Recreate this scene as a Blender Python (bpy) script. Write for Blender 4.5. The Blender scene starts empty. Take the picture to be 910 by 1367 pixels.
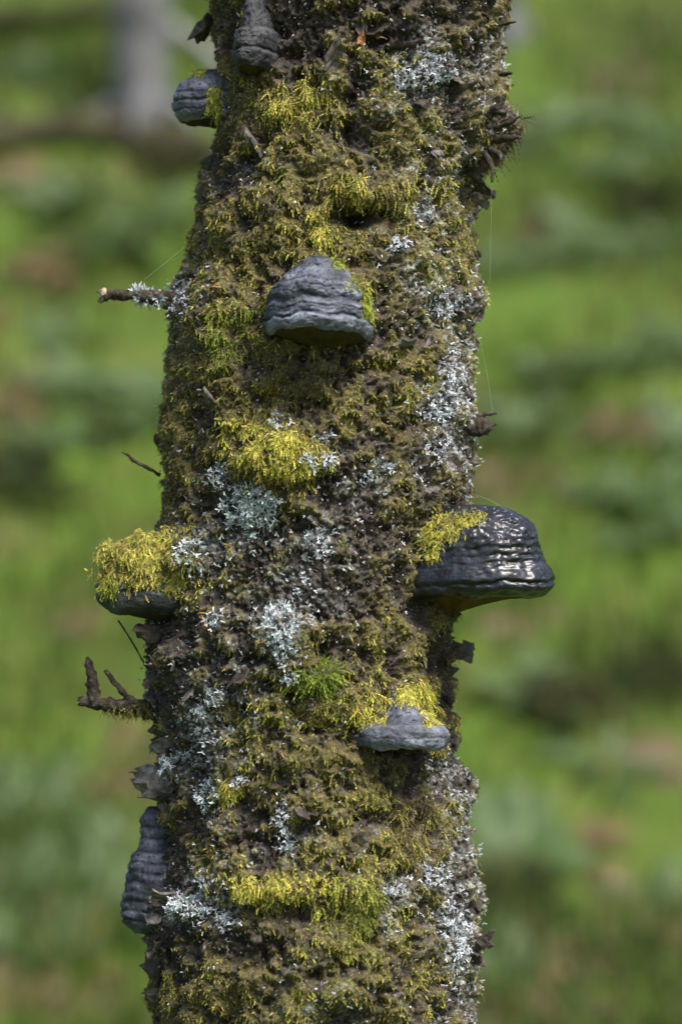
import bpy, math, random
import numpy as np
from mathutils import Vector, Matrix

rnd = random.Random(11)
rng = np.random.default_rng(5)
S = bpy.context.scene
COL = S.collection

# ------------------------------------------------------------------ camera
W0, H0 = 910.0, 1367.0                      # photograph size, used to turn pixels into rays
CAMD, SPAN = 2.5, 0.89                      # metres to the trunk axis, metres the frame covers there
FOC = 36.0 * CAMD / SPAN
PX = SPAN / H0                              # metres per photo pixel at the trunk
PITCH = math.atan((800 - H0 / 2) * PX / CAMD)
CAMZ = 1.30
CAM = np.array([0.0, -CAMD, CAMZ])
cd = bpy.data.cameras.new('camera')
cd.sensor_fit = 'VERTICAL'; cd.sensor_height = 36.0; cd.sensor_width = 24.0
cd.lens = FOC
cd.clip_start = 0.05; cd.clip_end = 600
cd.dof.use_dof = True; cd.dof.focus_distance = 2.405; cd.dof.aperture_fstop = 3.0
cam = bpy.data.objects.new('camera', cd); COL.objects.link(cam)
cam.location = CAM; cam.rotation_euler = (math.pi / 2 + PITCH, 0, 0)
S.camera = cam
# ------------------------------------------------------------------ sky, sun, exposure
SUN_EL, SUN_AZ = math.radians(54), math.radians(36)      # azimuth: to the right of the camera's back
wd = bpy.data.worlds.new('World'); S.world = wd; wd.use_nodes = True
nt = wd.node_tree; bg = nt.nodes['Background']
sky = nt.nodes.new('ShaderNodeTexSky'); sky.sky_type = 'NISHITA'; sky.sun_disc = False
sky.sun_elevation = SUN_EL; sky.sun_rotation = math.pi - SUN_AZ
sky.air_density = 1.0; sky.dust_density = 2.0; sky.ozone_density = 1.0
nt.links.new(sky.outputs[0], bg.inputs[0]); bg.inputs[1].default_value = 0.095
sl = bpy.data.lights.new('sun', 'SUN'); sl.energy = 3.9; sl.angle = math.radians(24); sl.color = (1.0, 0.95, 0.86)
so = bpy.data.objects.new('sun', sl); COL.objects.link(so)
to_sun = Vector((math.sin(SUN_AZ) * math.cos(SUN_EL), -math.cos(SUN_AZ) * math.cos(SUN_EL), math.sin(SUN_EL)))
so.rotation_euler = to_sun.to_track_quat('Z', 'Y').to_euler(); so.location = to_sun * 20
S.view_settings.view_transform = 'Standard'; S.view_settings.look = 'None'
S.view_settings.exposure = 0.98; S.view_settings.gamma = 1.0; S.view_settings.use_curve_mapping = False
S.render.engine = 'CYCLES'
S.cycles.max_bounces = 6; S.cycles.use_denoising = True

# ------------------------------------------------------------------ helpers
cp, sp_ = math.cos(PITCH), math.sin(PITCH)
def ray(px, py):
    px = np.asarray(px, float); py = np.asarray(py, float)
    u = (px - W0 / 2) * PX / CAMD; v = (H0 / 2 - py) * PX / CAMD
    d = np.stack([u, cp - v * sp_, sp_ + v * cp], -1)
    return d
def at(px, py, Y=0.0):                       # point where the pixel's ray meets the vertical plane y = Y
    d = ray(px, py); t = (Y + CAMD) / d[..., 1]
    return CAM + d * t[..., None]
def proj(P):
    q = P - CAM
    f = q[..., 1] * cp + q[..., 2] * sp_; v = -q[..., 1] * sp_ + q[..., 2] * cp
    return W0 / 2 + q[..., 0] / f * CAMD / PX, H0 / 2 - v / f * CAMD / PX

def _hash(ix, iy, iz, seed):
    h = (ix.astype(np.int64) * 374761393 + iy.astype(np.int64) * 668265263 + iz.astype(np.int64) * 2147483647 + seed * 1274126177) & 0xFFFFFFFF
    h = ((h ^ (h >> 13)) * 1274126177) & 0xFFFFFFFF
    h = ((h ^ (h >> 16)) * 2246822519) & 0xFFFFFFFF
    return (h ^ (h >> 15)) & 0xFFFFFFFF
G = np.array([[1,1,0],[-1,1,0],[1,-1,0],[-1,-1,0],[1,0,1],[-1,0,1],[1,0,-1],[-1,0,-1],[0,1,1],[0,-1,1],[0,1,-1],[0,-1,-1],[1,1,0],[-1,1,0],[0,-1,1],[0,-1,-1]], np.float32)
def noise(P, f=1.0, seed=0):
    P = np.asarray(P, float) * f + 1000.0
    i = np.floor(P).astype(np.int64); r = (P - i).astype(np.float32)
    w = r * r * r * (r * (r * 6 - 15) + 10)
    out = 0
    for a in (0, 1):
        for b in (0, 1):
            for c in (0, 1):
                g = G[_hash(i[..., 0] + a, i[..., 1] + b, i[..., 2] + c, seed) & 15]
                d = g[..., 0] * (r[..., 0] - a) + g[..., 1] * (r[..., 1] - b) + g[..., 2] * (r[..., 2] - c)
                out = out + d * (w[..., 0] if a else 1 - w[..., 0]) * (w[..., 1] if b else 1 - w[..., 1]) * (w[..., 2] if c else 1 - w[..., 2])
    return out * 1.25
def fbm(P, f, o=3, seed=0, g=0.5):
    s = 0; a = 1.0
    for k in range(o):
        s = s + a * noise(P, f * 2.03 ** k, seed + 17 * k); a *= g
    return s
def cells(P, f, seed=0):                     # distance to nearest jittered point (0 .. about 1)
    P = np.asarray(P, float) * f + 1000.0
    i = np.floor(P).astype(np.int64); best = np.full(P.shape[:-1], 9.0)
    for a in (-1, 0, 1):
        for b in (-1, 0, 1):
            for c in (-1, 0, 1):
                j = i + np.array([a, b, c])
                d = 0
                for k in range(3):
                    h = _hash(j[..., 0], j[..., 1], j[..., 2], seed * 3 + k + 7) / 4294967296.0
                    d = d + (j[..., k] + h - P[..., k]) ** 2
                best = np.minimum(best, d)
    return np.sqrt(best)
def sstep(a, b, x):
    t = np.clip((x - a) / (b - a), 0, 1); return t * t * (3 - 2 * t)
def unit(v):
    return v / np.maximum(np.linalg.norm(v, axis=-1, keepdims=True), 1e-9)

def mesh(name, V, F, mat=None, smooth=True, **attrs):
    V = np.asarray(V, np.float32).reshape(-1, 3); F = np.asarray(F, np.int32)
    m = bpy.data.meshes.new(name); n = F.shape[1]
    m.vertices.add(len(V)); m.vertices.foreach_set('co', V.ravel())
    m.loops.add(F.size); m.loops.foreach_set('vertex_index', F.ravel())
    m.polygons.add(len(F)); m.polygons.foreach_set('loop_start', np.arange(0, F.size, n, dtype=np.int32))
    m.polygons.foreach_set('use_smooth', np.full(len(F), smooth))
    m.update(calc_edges=True)
    for k, a in attrs.items():
        a = np.asarray(a, np.float32)
        if a.ndim == 2:
            at_ = m.attributes.new(k, 'FLOAT_COLOR', 'POINT')
            if a.shape[1] == 3: a = np.concatenate([a, np.ones((len(a), 1), np.float32)], 1)
            at_.data.foreach_set('color', a.ravel())
        else:
            m.attributes.new(k, 'FLOAT', 'POINT').data.foreach_set('value', a)
    if mat: m.materials.append(mat)
    return m
def obj(name, me, parent=None, label=None, cat=None, group=None, kind=None, loc=None):
    o = bpy.data.objects.new(name, me); COL.objects.link(o)
    if parent: o.parent = parent
    if loc is not None: o.location = loc
    if label: o['label'] = label
    if cat: o['category'] = cat
    if group: o['group'] = group
    if kind: o['kind'] = kind
    return o
def gridfaces(nr, nc, wrap=False):
    i, j = np.meshgrid(np.arange(nr - 1), np.arange(nc if wrap else nc - 1), indexing='ij')
    j2 = (j + 1) % nc
    return np.stack([i * nc + j, i * nc + j2, (i + 1) * nc + j2, (i + 1) * nc + j], -1).reshape(-1, 4)

# ------------------------------------------------------------------ materials
class NT:
    def __init__(s, name, rough=0.8, spec=0.3):
        s.m = bpy.data.materials.new(name); s.m.use_nodes = True
        s.t = s.m.node_tree; s.b = s.t.nodes['Principled BSDF']
        s.b.inputs['Roughness'].default_value = rough; s.b.inputs['Specular IOR Level'].default_value = spec
    def n(s, typ, **kw):
        x = s.t.nodes.new(typ)
        for k, v in kw.items(): setattr(x, k, v)
        return x
    def l(s, a, b): s.t.links.new(a, b)
    def noise(s, scale, detail=4, rough=0.6, coord=None):
        x = s.n('ShaderNodeTexNoise'); x.inputs['Scale'].default_value = scale; x.inputs['Detail'].default_value = detail; x.inputs['Roughness'].default_value = rough
        if coord is None:
            if not hasattr(s, 'tc'): s.tc = s.n('ShaderNodeTexCoord')
            coord = s.tc.outputs['Object']
        s.l(coord, x.inputs['Vector']); return x.outputs['Fac']
    def ramp(s, fac, stops):
        r = s.n('ShaderNodeValToRGB'); e = r.color_ramp.elements
        while len(e) < len(stops): e.new(0.5)
        for el, (p, c) in zip(e, stops):
            el.position = p; el.color = (*c, 1) if len(c) == 3 else c
        s.l(fac, r.inputs[0]); return r.outputs[0]
    def mix(s, fac, a, b, mode='MIX'):
        x = s.n('ShaderNodeMix', data_type='RGBA', blend_type=mode)
        for sock, v in ((x.inputs[0], fac), (x.inputs[6], a), (x.inputs[7], b)):
            if isinstance(v, (int, float)): sock.default_value = v
            elif isinstance(v, tuple): sock.default_value = (*v, 1)
            else: s.l(v, sock)
        return x.outputs[2]
    def math(s, op, a, b=0.0):
        x = s.n('ShaderNodeMath', operation=op)
        for sock, v in ((x.inputs[0], a), (x.inputs[1], b)):
            if isinstance(v, (int, float)): sock.default_value = v
            else: s.l(v, sock)
        return x.outputs[0]
    def attr(s, name, col=False):
        a = s.n('ShaderNodeAttribute', attribute_name=name); return a.outputs['Color' if col else 'Fac']
    def color(s, c): s.l(c, s.b.inputs['Base Color'])
    def bump(s, h, strength=0.5, dist=0.002):
        b = s.n('ShaderNodeBump'); b.inputs['Strength'].default_value = strength; b.inputs['Distance'].default_value = dist
        s.l(h, b.inputs['Height']); s.l(b.outputs[0], s.b.inputs['Normal'])
    def translucent(s, c, fac=0.35):
        t = s.n('ShaderNodeBsdfTranslucent'); mx = s.n('ShaderNodeMixShader'); mx.inputs[0].default_value = fac
        s.l(c, t.inputs[0]); s.l(s.b.outputs[0], mx.inputs[1]); s.l(t.outputs[0], mx.inputs[2])
        s.l(mx.outputs[0], s.t.nodes['Material Output'].inputs[0])

def mat_trunk():
    k = NT('mossy_bark', 0.75, 0.35)
    n1 = k.noise(90, 6, 0.7); n2 = k.noise(420, 4, 0.7); n3 = k.noise(28, 4, 0.6)
    bark = k.ramp(n1, [(0.25, (0.016, 0.012, 0.010)), (0.45, (0.045, 0.035, 0.029)), (0.6, (0.092, 0.076, 0.066)), (0.78, (0.20, 0.18, 0.175))])
    fibre = k.ramp(n2, [(0.3, (0.3, 0.3, 0.3)), (0.7, (1.5, 1.45, 1.4))])
    c = k.mix(1.0, bark, fibre, 'MULTIPLY')
    mossc = k.ramp(n2, [(0.3, (0.03, 0.024, 0.011)), (0.55, (0.13, 0.108, 0.036)), (0.75, (0.30, 0.26, 0.085))])
    c = k.mix(k.attr('moss'), c, mossc)
    lic = k.math('MULTIPLY', k.attr('lich'), k.ramp(k.noise(230, 5, 0.75), [(0.48, (0, 0, 0)), (0.58, (1, 1, 1))]))
    licc = k.ramp(n2, [(0.3, (0.22, 0.23, 0.22)), (0.65, (0.55, 0.57, 0.56))])
    c = k.mix(lic, c, licc)
    k.color(c)
    k.bump(k.math('ADD', n2, k.math('MULTIPLY', n1, 1.5)), 0.9, 0.003)
    return k.m
def mat_attr(name, rough=0.7, spec=0.3, trans=0.0, jitter=260, amt=0.5):
    k = NT(name, rough, spec)
    v = k.ramp(k.noise(jitter, 3, 0.6), [(0.3, (1 - amt,) * 3), (0.7, (1 + amt,) * 3)])
    c = k.mix(1.0, k.attr('col', True), v, 'MULTIPLY'); k.color(c)
    if trans: k.translucent(c, trans)
    return k.m
def mat_simple(name, stops, scale=60, rough=0.75, spec=0.3, bump=0.6, dist=0.002, detail=5):
    k = NT(name, rough, spec); n = k.noise(scale, detail, 0.65); k.color(k.ramp(n, stops))
    k.bump(k.noise(scale * 2.5, 5, 0.7), bump, dist); return k.m
def mat_fungus(name, stops, rough, spec, coat=0.0):
    k = NT(name, rough, spec)
    n = k.noise(70, 5, 0.65); nf = k.noise(450, 4, 0.7)
    c = k.ramp(n, stops)
    c = k.mix(1.0, c, k.attr('zone', True), 'MULTIPLY')
    c = k.mix(0.7, c, k.ramp(nf, [(0.3, (0.55, 0.55, 0.55)), (0.7, (1.35, 1.35, 1.35))]), 'MULTIPLY')
    k.color(c)
    k.b.inputs['Coat Weight'].default_value = coat; k.b.inputs['Coat Roughness'].default_value = 0.28
    k.l(k.ramp(n, [(0.35, (rough * 0.75,) * 3), (0.65, (min(1, rough * 1.3),) * 3)]), k.b.inputs['Roughness'])
    k.bump(k.math('ADD', k.math('MULTIPLY', nf, .7), k.math('MULTIPLY', k.noise(170, 4, .6), 1.4)), 0.6, 0.0022); return k.m

M_TRUNK = mat_trunk()
M_MOSS = mat_attr('moss_shoots', 0.65, 0.25, 0.3)
M_LICH = mat_attr('lichen_lobes', 0.8, 0.2, 0.12, 300, 0.25)
M_FLAKE = mat_simple('loose_bark', [(0.3, (0.035, 0.028, 0.024)), (0.5, (0.13, 0.11, 0.10)), (0.7, (0.30, 0.27, 0.25))], 130, 0.7)
M_FLAKED = mat_simple('dark_loose_bark', [(0.3, (0.015, 0.012, 0.01)), (0.55, (0.06, 0.048, 0.04)), (0.75, (0.16, 0.14, 0.125))], 130, 0.7)
M_WOOD = mat_simple('dead_twig_wood', [(0.3, (0.018, 0.013, 0.010)), (0.52, (0.055, 0.042, 0.032)), (0.72, (0.17, 0.145, 0.12))], 220, 0.75, bump=1.0, dist=.003)
M_CUT = mat_simple('broken_wood', [(0.3, (0.25, 0.18, 0.12)), (0.7, (0.5, 0.4, 0.3))], 300, 0.8)

# ------------------------------------------------------------------ the slope behind the tree
def ground_z(x, y):
    d = y + CAMD - 8.7
    z = 0.70 * 0.5 * np.logaddexp(0, d / 0.5) - 0.45 * 3 * np.logaddexp(0, (d - 16) / 3)
    P = np.stack([x, y, np.zeros_like(x)], -1)
    fade = sstep(1.0, 5.0, y)
    return z + fade * (0.20 * noise(P, 0.45, 3) + 0.10 * noise(P, 1.1, 5)) + 0.03 * noise(P, 2.6, 9)
def ground_hit(px, py):
    d = ray(px, py); t = np.linspace(3, 60, 3000)[:, None]
    Q = CAM + d * t; h = Q[:, 2] - ground_z(Q[:, 0], Q[:, 1])
    i = int(np.argmax(h < 0)); return Q[i]
gx = np.concatenate([np.linspace(-150, -9, 40), np.linspace(-8.7, 8.7, 140), np.linspace(9, 150, 40)])
gy = np.concatenate([np.linspace(-60, -4, 20), np.linspace(-3.5, 26, 220), np.linspace(27, 160, 50)])
GX, GY = np.meshgrid(gx, gy); GZ = ground_z(GX, GY)
def mat_ground():
    k = NT('turf', 0.9, 0.15)
    a = k.noise(0.9, 5, 0.6); b = k.noise(3.2, 4, 0.65)
    c = k.ramp(a, [(0.3, (0.05, 0.06, 0.02)), (0.42, (0.055, 0.088, 0.013)), (0.55, (0.065, 0.112, 0.014)), (0.7, (0.10, 0.11, 0.035))])
    c = k.mix(k.ramp(b, [(0.5, (0, 0, 0)), (0.68, (0.4, 0.4, 0.4))]), c, (0.12, 0.08, 0.035))
    c = k.mix(k.ramp(k.noise(5.5, 3, 0.6), [(0.55, (0, 0, 0)), (0.7, (0.45, 0.45, 0.45))]), c, (0.035, 0.04, 0.014))
    k.color(c); return k.m
obj('ground', mesh('ground', np.stack([GX, GY, GZ], -1), gridfaces(len(gy), len(gx)), mat_ground()), kind='structure',
    label='grassy hillside rising behind the mossy birch trunk')

# ------------------------------------------------------------------ the trunk's outline, read from the photograph
SIL = np.array([  # y, left, right
 (-230,262,700),(-60,268,692),(0,274,688),(50,281,680),(100,286,678),(150,284,672),(200,272,650),(250,260,638),(300,252,634),(350,244,636),(400,228,637),
 (450,220,634),(500,215,634),(550,210,636),(600,207,634),(650,212,632),(700,206,630),(750,200,628),(800,198,622),(850,182,618),(900,184,612),
 (950,190,612),(1000,200,616),(1050,208,626),(1100,208,634),(1150,202,640),(1200,196,642),(1250,194,644),(1300,198,642),(1367,200,642),(1430,198,646),(1600,190,652)], float)
sz = at(np.full(len(SIL), 455.0), SIL[:, 0])[:, 2][::-1]
sl_ = at(SIL[:, 1], SIL[:, 0])[:, 0][::-1]; sr_ = at(SIL[:, 2], SIL[:, 0])[:, 0][::-1]
ZLO, ZHI = sz[0], sz[-1]
zk = np.concatenate([[-0.25, 0.0, 0.3], sz, [3.0, 6.5]])
ck = np.concatenate([[-0.02, -0.02, -0.02], (sl_ + sr_) / 2, [0.05, 0.15]])
rk = np.concatenate([[0.30, 0.22, 0.165], (sr_ - sl_) / 2, [0.125, 0.075]])
def cxz(z): return np.interp(z, zk, ck)
def rz(z): return np.interp(z, zk, rk)

# hand-read coverage maps: 50-pixel cells from x = 200, y = 0
MOSS = """0560342345 0441456344 0555645455 0447656630 0336876640 3467987660 5667877770 4775566760 4785355540 5764345640
6677666630 6688556520 5689534310 4325223630 7512222420 5434223210 1224333310 1135655310 1146878510 1256775510
0367653220 3546675440 3434687630 1357874420 1356783520 3554676620 5676756630 6776656530""".split()
TONE = """0222222222 0222345333 0233454333 0336555520 0335665530 3346775550 4445656660 4666554650 3665343540 3552233430
4453344520 4478343320 4478322210 4323112630 7612111420 6322111110 1113222210 1134544310 1245667520 1245566610
1356542220 4535453330 4323465620 1256753320 1345673520 3443565520 5555655530 5555655530""".split()
LICH = """0110121221 0000113842 0111224532 0111221331 0131113441 1210002430 1110013320 4200012530 4100012550 2000000260
1110001480 1111211270 1211232340 2352243220 2533632110 1434432100 1337321000 2335211000 3543121000 2533100020
4621211250 1413311350 1223211250 3521023450 4631015280 0111101180 0112331140 0112331140""".split()
def lut(rows): return np.array([[int(c) for c in r] for r in rows], float) / 9.0
LM, LT, LL = lut(MOSS), lut(TONE), lut(LICH)
LM[:, 9] = LM[:, 8]; LT[:, 9] = LT[:, 8]; LL[:, 9] = LL[:, 8]
def look(T, px, py):
    u = np.clip((px - 225) / 50, 0, T.shape[1] - 1.001); v = np.clip((py - 25) / 50, 0, T.shape[0] - 1.001)
    i = v.astype(int); j = u.astype(int); a = v - i; b = u - j
    return T[i, j] * (1 - a) * (1 - b) + T[i, j + 1] * (1 - a) * b + T[i + 1, j] * a * (1 - b) + T[i + 1, j + 1] * a * b

# ------------------------------------------------------------------ lichen patches: x, y, half-sizes in photo pixels, lobes, label, greenness, lobe size
LICHENS = [(330,682,34,30,420,'large grey-green rosette lichen under the bright yellow moss cushion',.6,1.25),
 (262,742,13,22,110,'pale blue-green lichen on the inner edge of the moss-hooded bracket',.4,1.0),
 (420,726,17,16,110,'star-like white lichen alone on dark brown bark at mid trunk',.0,1.1),
 (374,842,20,38,280,'tall white lichen patch on dark bark above a vivid green moss tuft',.3,1.1),
 (287,638,13,18,80,'small whitish lichen beside the large rosette lichen',.4,1.1),
 (421,616,20,9,80,'thin white lichen at the tip of the bright yellow moss cushion',.1,1.0),
 (435,581,8,9,36,'tiny white lichen tuft above the bright yellow moss cushion',.1,1.0),
 (372,562,10,8,36,'little white lichen on top of the bright yellow moss cushion',.1,1.0),
 (593,545,24,20,200,'dense white lichen crust beside the short brown branch stump',.0,1.0),
 (602,495,16,30,170,'long white lichen streak above the short brown branch stump',.0,1.0),
 (590,595,16,18,110,'scattered white lichen under the short brown branch stump',.0,.9),
 (603,402,18,18,150,'pale grey lichen by a dark pit in the upper bark',.1,1.0),
 (592,88,32,18,200,'broken white lichen band across the upper trunk',.0,.9),
 (545,104,22,12,100,'grey lichen flecks beside the broken white band',.0,.8),
 (232,398,14,18,110,'grey lichen crusting the base of the broken upper branch',.1,1.0),
 (614,1240,16,46,330,'long bright white lichen sheet on the lower trunk edge',.0,1.0),
 (375,1128,11,12,70,'compact bluish lichen rosette above the olive moss shelf',.2,1.0),
 (375,1085,9,22,70,'broken string of white lichen above the compact bluish rosette',.0,.9),
 (252,1212,26,11,170,'bright white lichen shelf beside the ridged grey bracket',.3,1.1),
 (260,1186,12,16,60,'loose pale lichen just above the bright white lichen shelf',.3,1.0),
 (298,1235,13,9,40,'spidery white lichen below the bright white lichen shelf',.0,1.2),
 (275,1062,18,17,110,'branched white lichen beside the round yellow moss ball',.4,1.2),
 (316,1040,9,6,30,'little white lichen over the round yellow moss ball',.1,1.0),
 (228,1018,13,11,110,'frosty lichen rosette on top of the ragged grey bark flap',.3,1.0),
 (265,968,12,24,130,'pale blue lichen column on dark bark under the blue-green rosette',.3,1.0),
 (277,931,13,9,70,'blue-green lichen rosette on dark lower bark',.6,1.0),
 (585,1168,17,12,110,'white lichen fan on the lower trunk above the long white sheet',.0,1.0),
 (530,1190,20,20,110,'loose grey lichen among moss on the lower trunk',.0,.9),
 (285,828,10,9,46,'small white lichen in the shade of the moss-hooded bracket',.2,1.0),
 (515,622,12,10,60,'faint white lichen above bare brown bark',.2,.9),
 (492,633,7,11,34,'sliver of white lichen beside the faint white lichen',.0,.9),
 (388,905,10,8,46,'small white lichen rosette beside the vivid green moss tuft',.3,1.0),
 (540,325,14,8,50,'white lichen scraps on the moss above the bell-shaped bracket',.0,1.0),
 (570,280,14,14,80,'white lichen flecks right of the dark hollow'.replace('right of', 'beside'),.0,.8),
 (400,790,12,22,70,'grey lichen scatter between the star-like and the tall white lichen',.1,.9)]
# ------------------------------------------------------------------ trunk mesh
th = np.concatenate([np.linspace(-math.pi, -1.9, 26)[:-1], np.linspace(-1.9, 1.9, 470), np.linspace(1.9, math.pi, 26)[1:-1]])
zz = np.concatenate([np.linspace(-0.25, ZLO, 40)[:-1], np.linspace(ZLO, ZHI, 1060), np.linspace(ZHI, 6.5, 90)[1:]])
TH, ZZ = np.meshgrid(th, zz)
CX, RR = cxz(ZZ), rz(ZZ)
NX, NY = np.sin(TH), -np.cos(TH)
B = np.stack([CX + RR * NX, RR * NY, ZZ], -1)
PXs, PYs = proj(B)
moss_raw = look(LM, PXs, PYs)
w1 = fbm(B, 38, 4, 1, 0.6); w2 = fbm(B, 130, 3, 2, 0.6)
HOLES = [(482,288,30,11),(470,1352,26,12),(330,884,36,7),(562,446,18,8),(420,1228,46,8),(540,48,40,8)]
hole = np.clip(sum(np.exp(-((PXs - x) / rx) ** 2 - ((PYs - y) / ry) ** 2) for x, y, rx, ry in HOLES), 0, 1)
mossm = sstep(0.27, 0.56, moss_raw + 0.46 * w1 + 0.18 * w2)
lich = sstep(0.25, 0.75, look(LL, PXs, PYs) + 0.35 * fbm(B, 60, 3, 3))
def blob(x, y, rx, ry): return np.exp(-((PXs - x) / rx) ** 2 - ((PYs - y) / ry) ** 2) * (np.abs(TH) < 1.75)
licm = np.clip(sum(np.exp(-(((PXs - a[0]) / (a[2] * 1.1)) ** 2 + ((PYs - a[1]) / (a[3] * 1.1)) ** 2) ** 2) for a in LICHENS), 0, 1) * (np.abs(TH) < 1.6)
mossm = mossm * (1 - licm) * (1 - hole)
disp = 0.0035 * licm + 0.0050 * fbm(B, 14, 2, 21) + 0.0055 * w1
ridg = 1 - np.abs(fbm(B * np.array([1, 1, 0.6]), 75, 3, 8, 0.55)) * 1.6
disp += (1 - 0.55 * mossm) * (0.0040 * (ridg - 0.6) + 0.0022 * fbm(B, 260, 2, 31))
cA = cells(B + 0.006 * np.stack([w1, w2, -w1], -1), 42, 4); cB = cells(B, 105, 6)
padm = sstep(0.82, 0.42, cA + 0.25 * w2)                      # crown of each moss pad
disp += mossm * (0.0085 * np.sqrt(np.clip(1 - cA * cA, 0, 1)) - 0.004 + 0.0042 * (0.6 - cB)) + 0.0018 * fbm(B, 300, 2, 41)
mossm = mossm * (0.22 + 0.78 * padm)
for (x, y, rx, ry, h) in [(660,170,30,42,.020),(652,205,26,22,.010),(482,288,28,11,-.040),(470,250,60,16,.010),(370,612,55,34,.017),(385,650,40,14,-.006),
        (225,745,45,32,.014),(222,410,20,30,.006),(635,400,14,24,.010),(460,1320,50,45,.016),(470,1365,30,14,-.012),(250,150,20,30,.004),
        (330,1275,40,12,-.008),(400,1190,60,18,.010),(400,1225,60,10,-.007),(520,960,60,14,.004),(330,880,50,9,-.010),(610,850,24,60,-.006),(632,1050,14,26,.010),
        (560,445,22,12,-.010),(540,45,55,12,-.008),(380,1015,40,18,.008),(470,1190,45,18,.007),(280,1105,18,30,.008),(425,905,26,16,.006),(310,410,40,34,.006),
        (330,525,50,10,-.006),(215,870,20,24,.007),(205,1220,18,24,.008),(600,420,24,18,-.007),(230,1000,14,14,.004)]:
    disp += h * blob(x, y, rx, ry)
disp -= 0.0085 + 0.0075 * sstep(0.22, 0.55, fbm(B * np.array([1, 1, 1.3]), 52, 3, 88))
flat = sstep(ZHI + 0.5, ZHI, ZZ) * sstep(ZLO - 0.4, ZLO, ZZ)
disp = disp * (0.35 + 0.65 * flat)
TP = B + np.stack([NX, NY, 0 * NX], -1) * disp[..., None]
du = np.roll(TP, -1, 1) - np.roll(TP, 1, 1); dv = np.gradient(TP, axis=0)
TN = unit(np.cross(du, dv))
TAREA = np.linalg.norm(np.cross(du, dv), axis=-1) * 0.5
birch = obj('birch_tree', None, label='thick birch trunk shaggy with moss, lichen and grey bracket fungi', cat='tree', loc=(0, 0, 0))
obj('trunk', mesh('trunk', TP, gridfaces(len(zz), len(th), True), M_TRUNK, moss=mossm.ravel(), lich=lich.ravel()), birch)

FRONT = (np.abs(TH) < 1.85) & (ZZ > ZLO) & (ZZ < ZHI)
_fi = np.argwhere(FRONT); 
def surf(px, py):                            # trunk surface point and normal seen at a pixel
    d2 = (PXs - px) ** 2 + (PYs - py) ** 2 + np.where(FRONT & (np.abs(TH) < 1.5), 0, 1e9)
    i = np.unravel_index(np.argmin(d2), d2.shape); return TP[i], TN[i], B[i]
# smooth (low-frequency) axis frame for things that stand out from the trunk
def frame(px, py):
    p, n, b = surf(px, py)
    o = np.array([b[0] - cxz(b[2]), b[1], 0.0]); o /= np.linalg.norm(o)
    return b, o

# ------------------------------------------------------------------ bracket fungi
GREY = [(0.25, (0.052, 0.056, 0.078)), (0.5, (0.115, 0.124, 0.168)), (0.75, (0.25, 0.265, 0.34))]
GREY = [(p_, tuple(0.66 * q for q in c_)) for p_, c_ in GREY]
DARK = [(0.25, (0.016, 0.016, 0.019)), (0.5, (0.031, 0.031, 0.036)), (0.75, (0.06, 0.061, 0.07))]
BLACK = [(0.25, (0.005, 0.005, 0.009)), (0.5, (0.011, 0.012, 0.021)), (0.75, (0.030, 0.034, 0.055))]
PALE = [(0.25, (0.085, 0.093, 0.12)), (0.5, (0.17, 0.185, 0.24)), (0.75, (0.34, 0.365, 0.44))]
PALE = [(p_, tuple(0.62 * q for q in c_)) for p_, c_ in PALE]
F_GREY = mat_fungus('grey_fungus_crust', GREY, 0.6, 0.4)
F_PALE = mat_fungus('pale_fungus_rim', PALE, 0.6, 0.4)
F_DARK = mat_fungus('charcoal_fungus_crust', DARK, 0.6, 0.35)
F_WET = mat_fungus('wet_black_fungus_crust', BLACK, 0.5, 0.2, 0.65)
F_MID = mat_fungus('dull_grey_fungus_crust', [(a_, tuple(.72 * q for q in c_)) for a_, c_ in GREY], 0.75, 0.3)
F_PORE = mat_fungus('brown_pore_layer', [(0.3, (0.028, 0.020, 0.013)), (0.7, (0.07, 0.052, 0.03))], 0.85, 0.2)
F_PORY = mat_fungus('ochre_pore_layer', [(0.3, (0.06, 0.036, 0.012)), (0.7, (0.14, 0.09, 0.025))], 0.85, 0.2)
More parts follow.
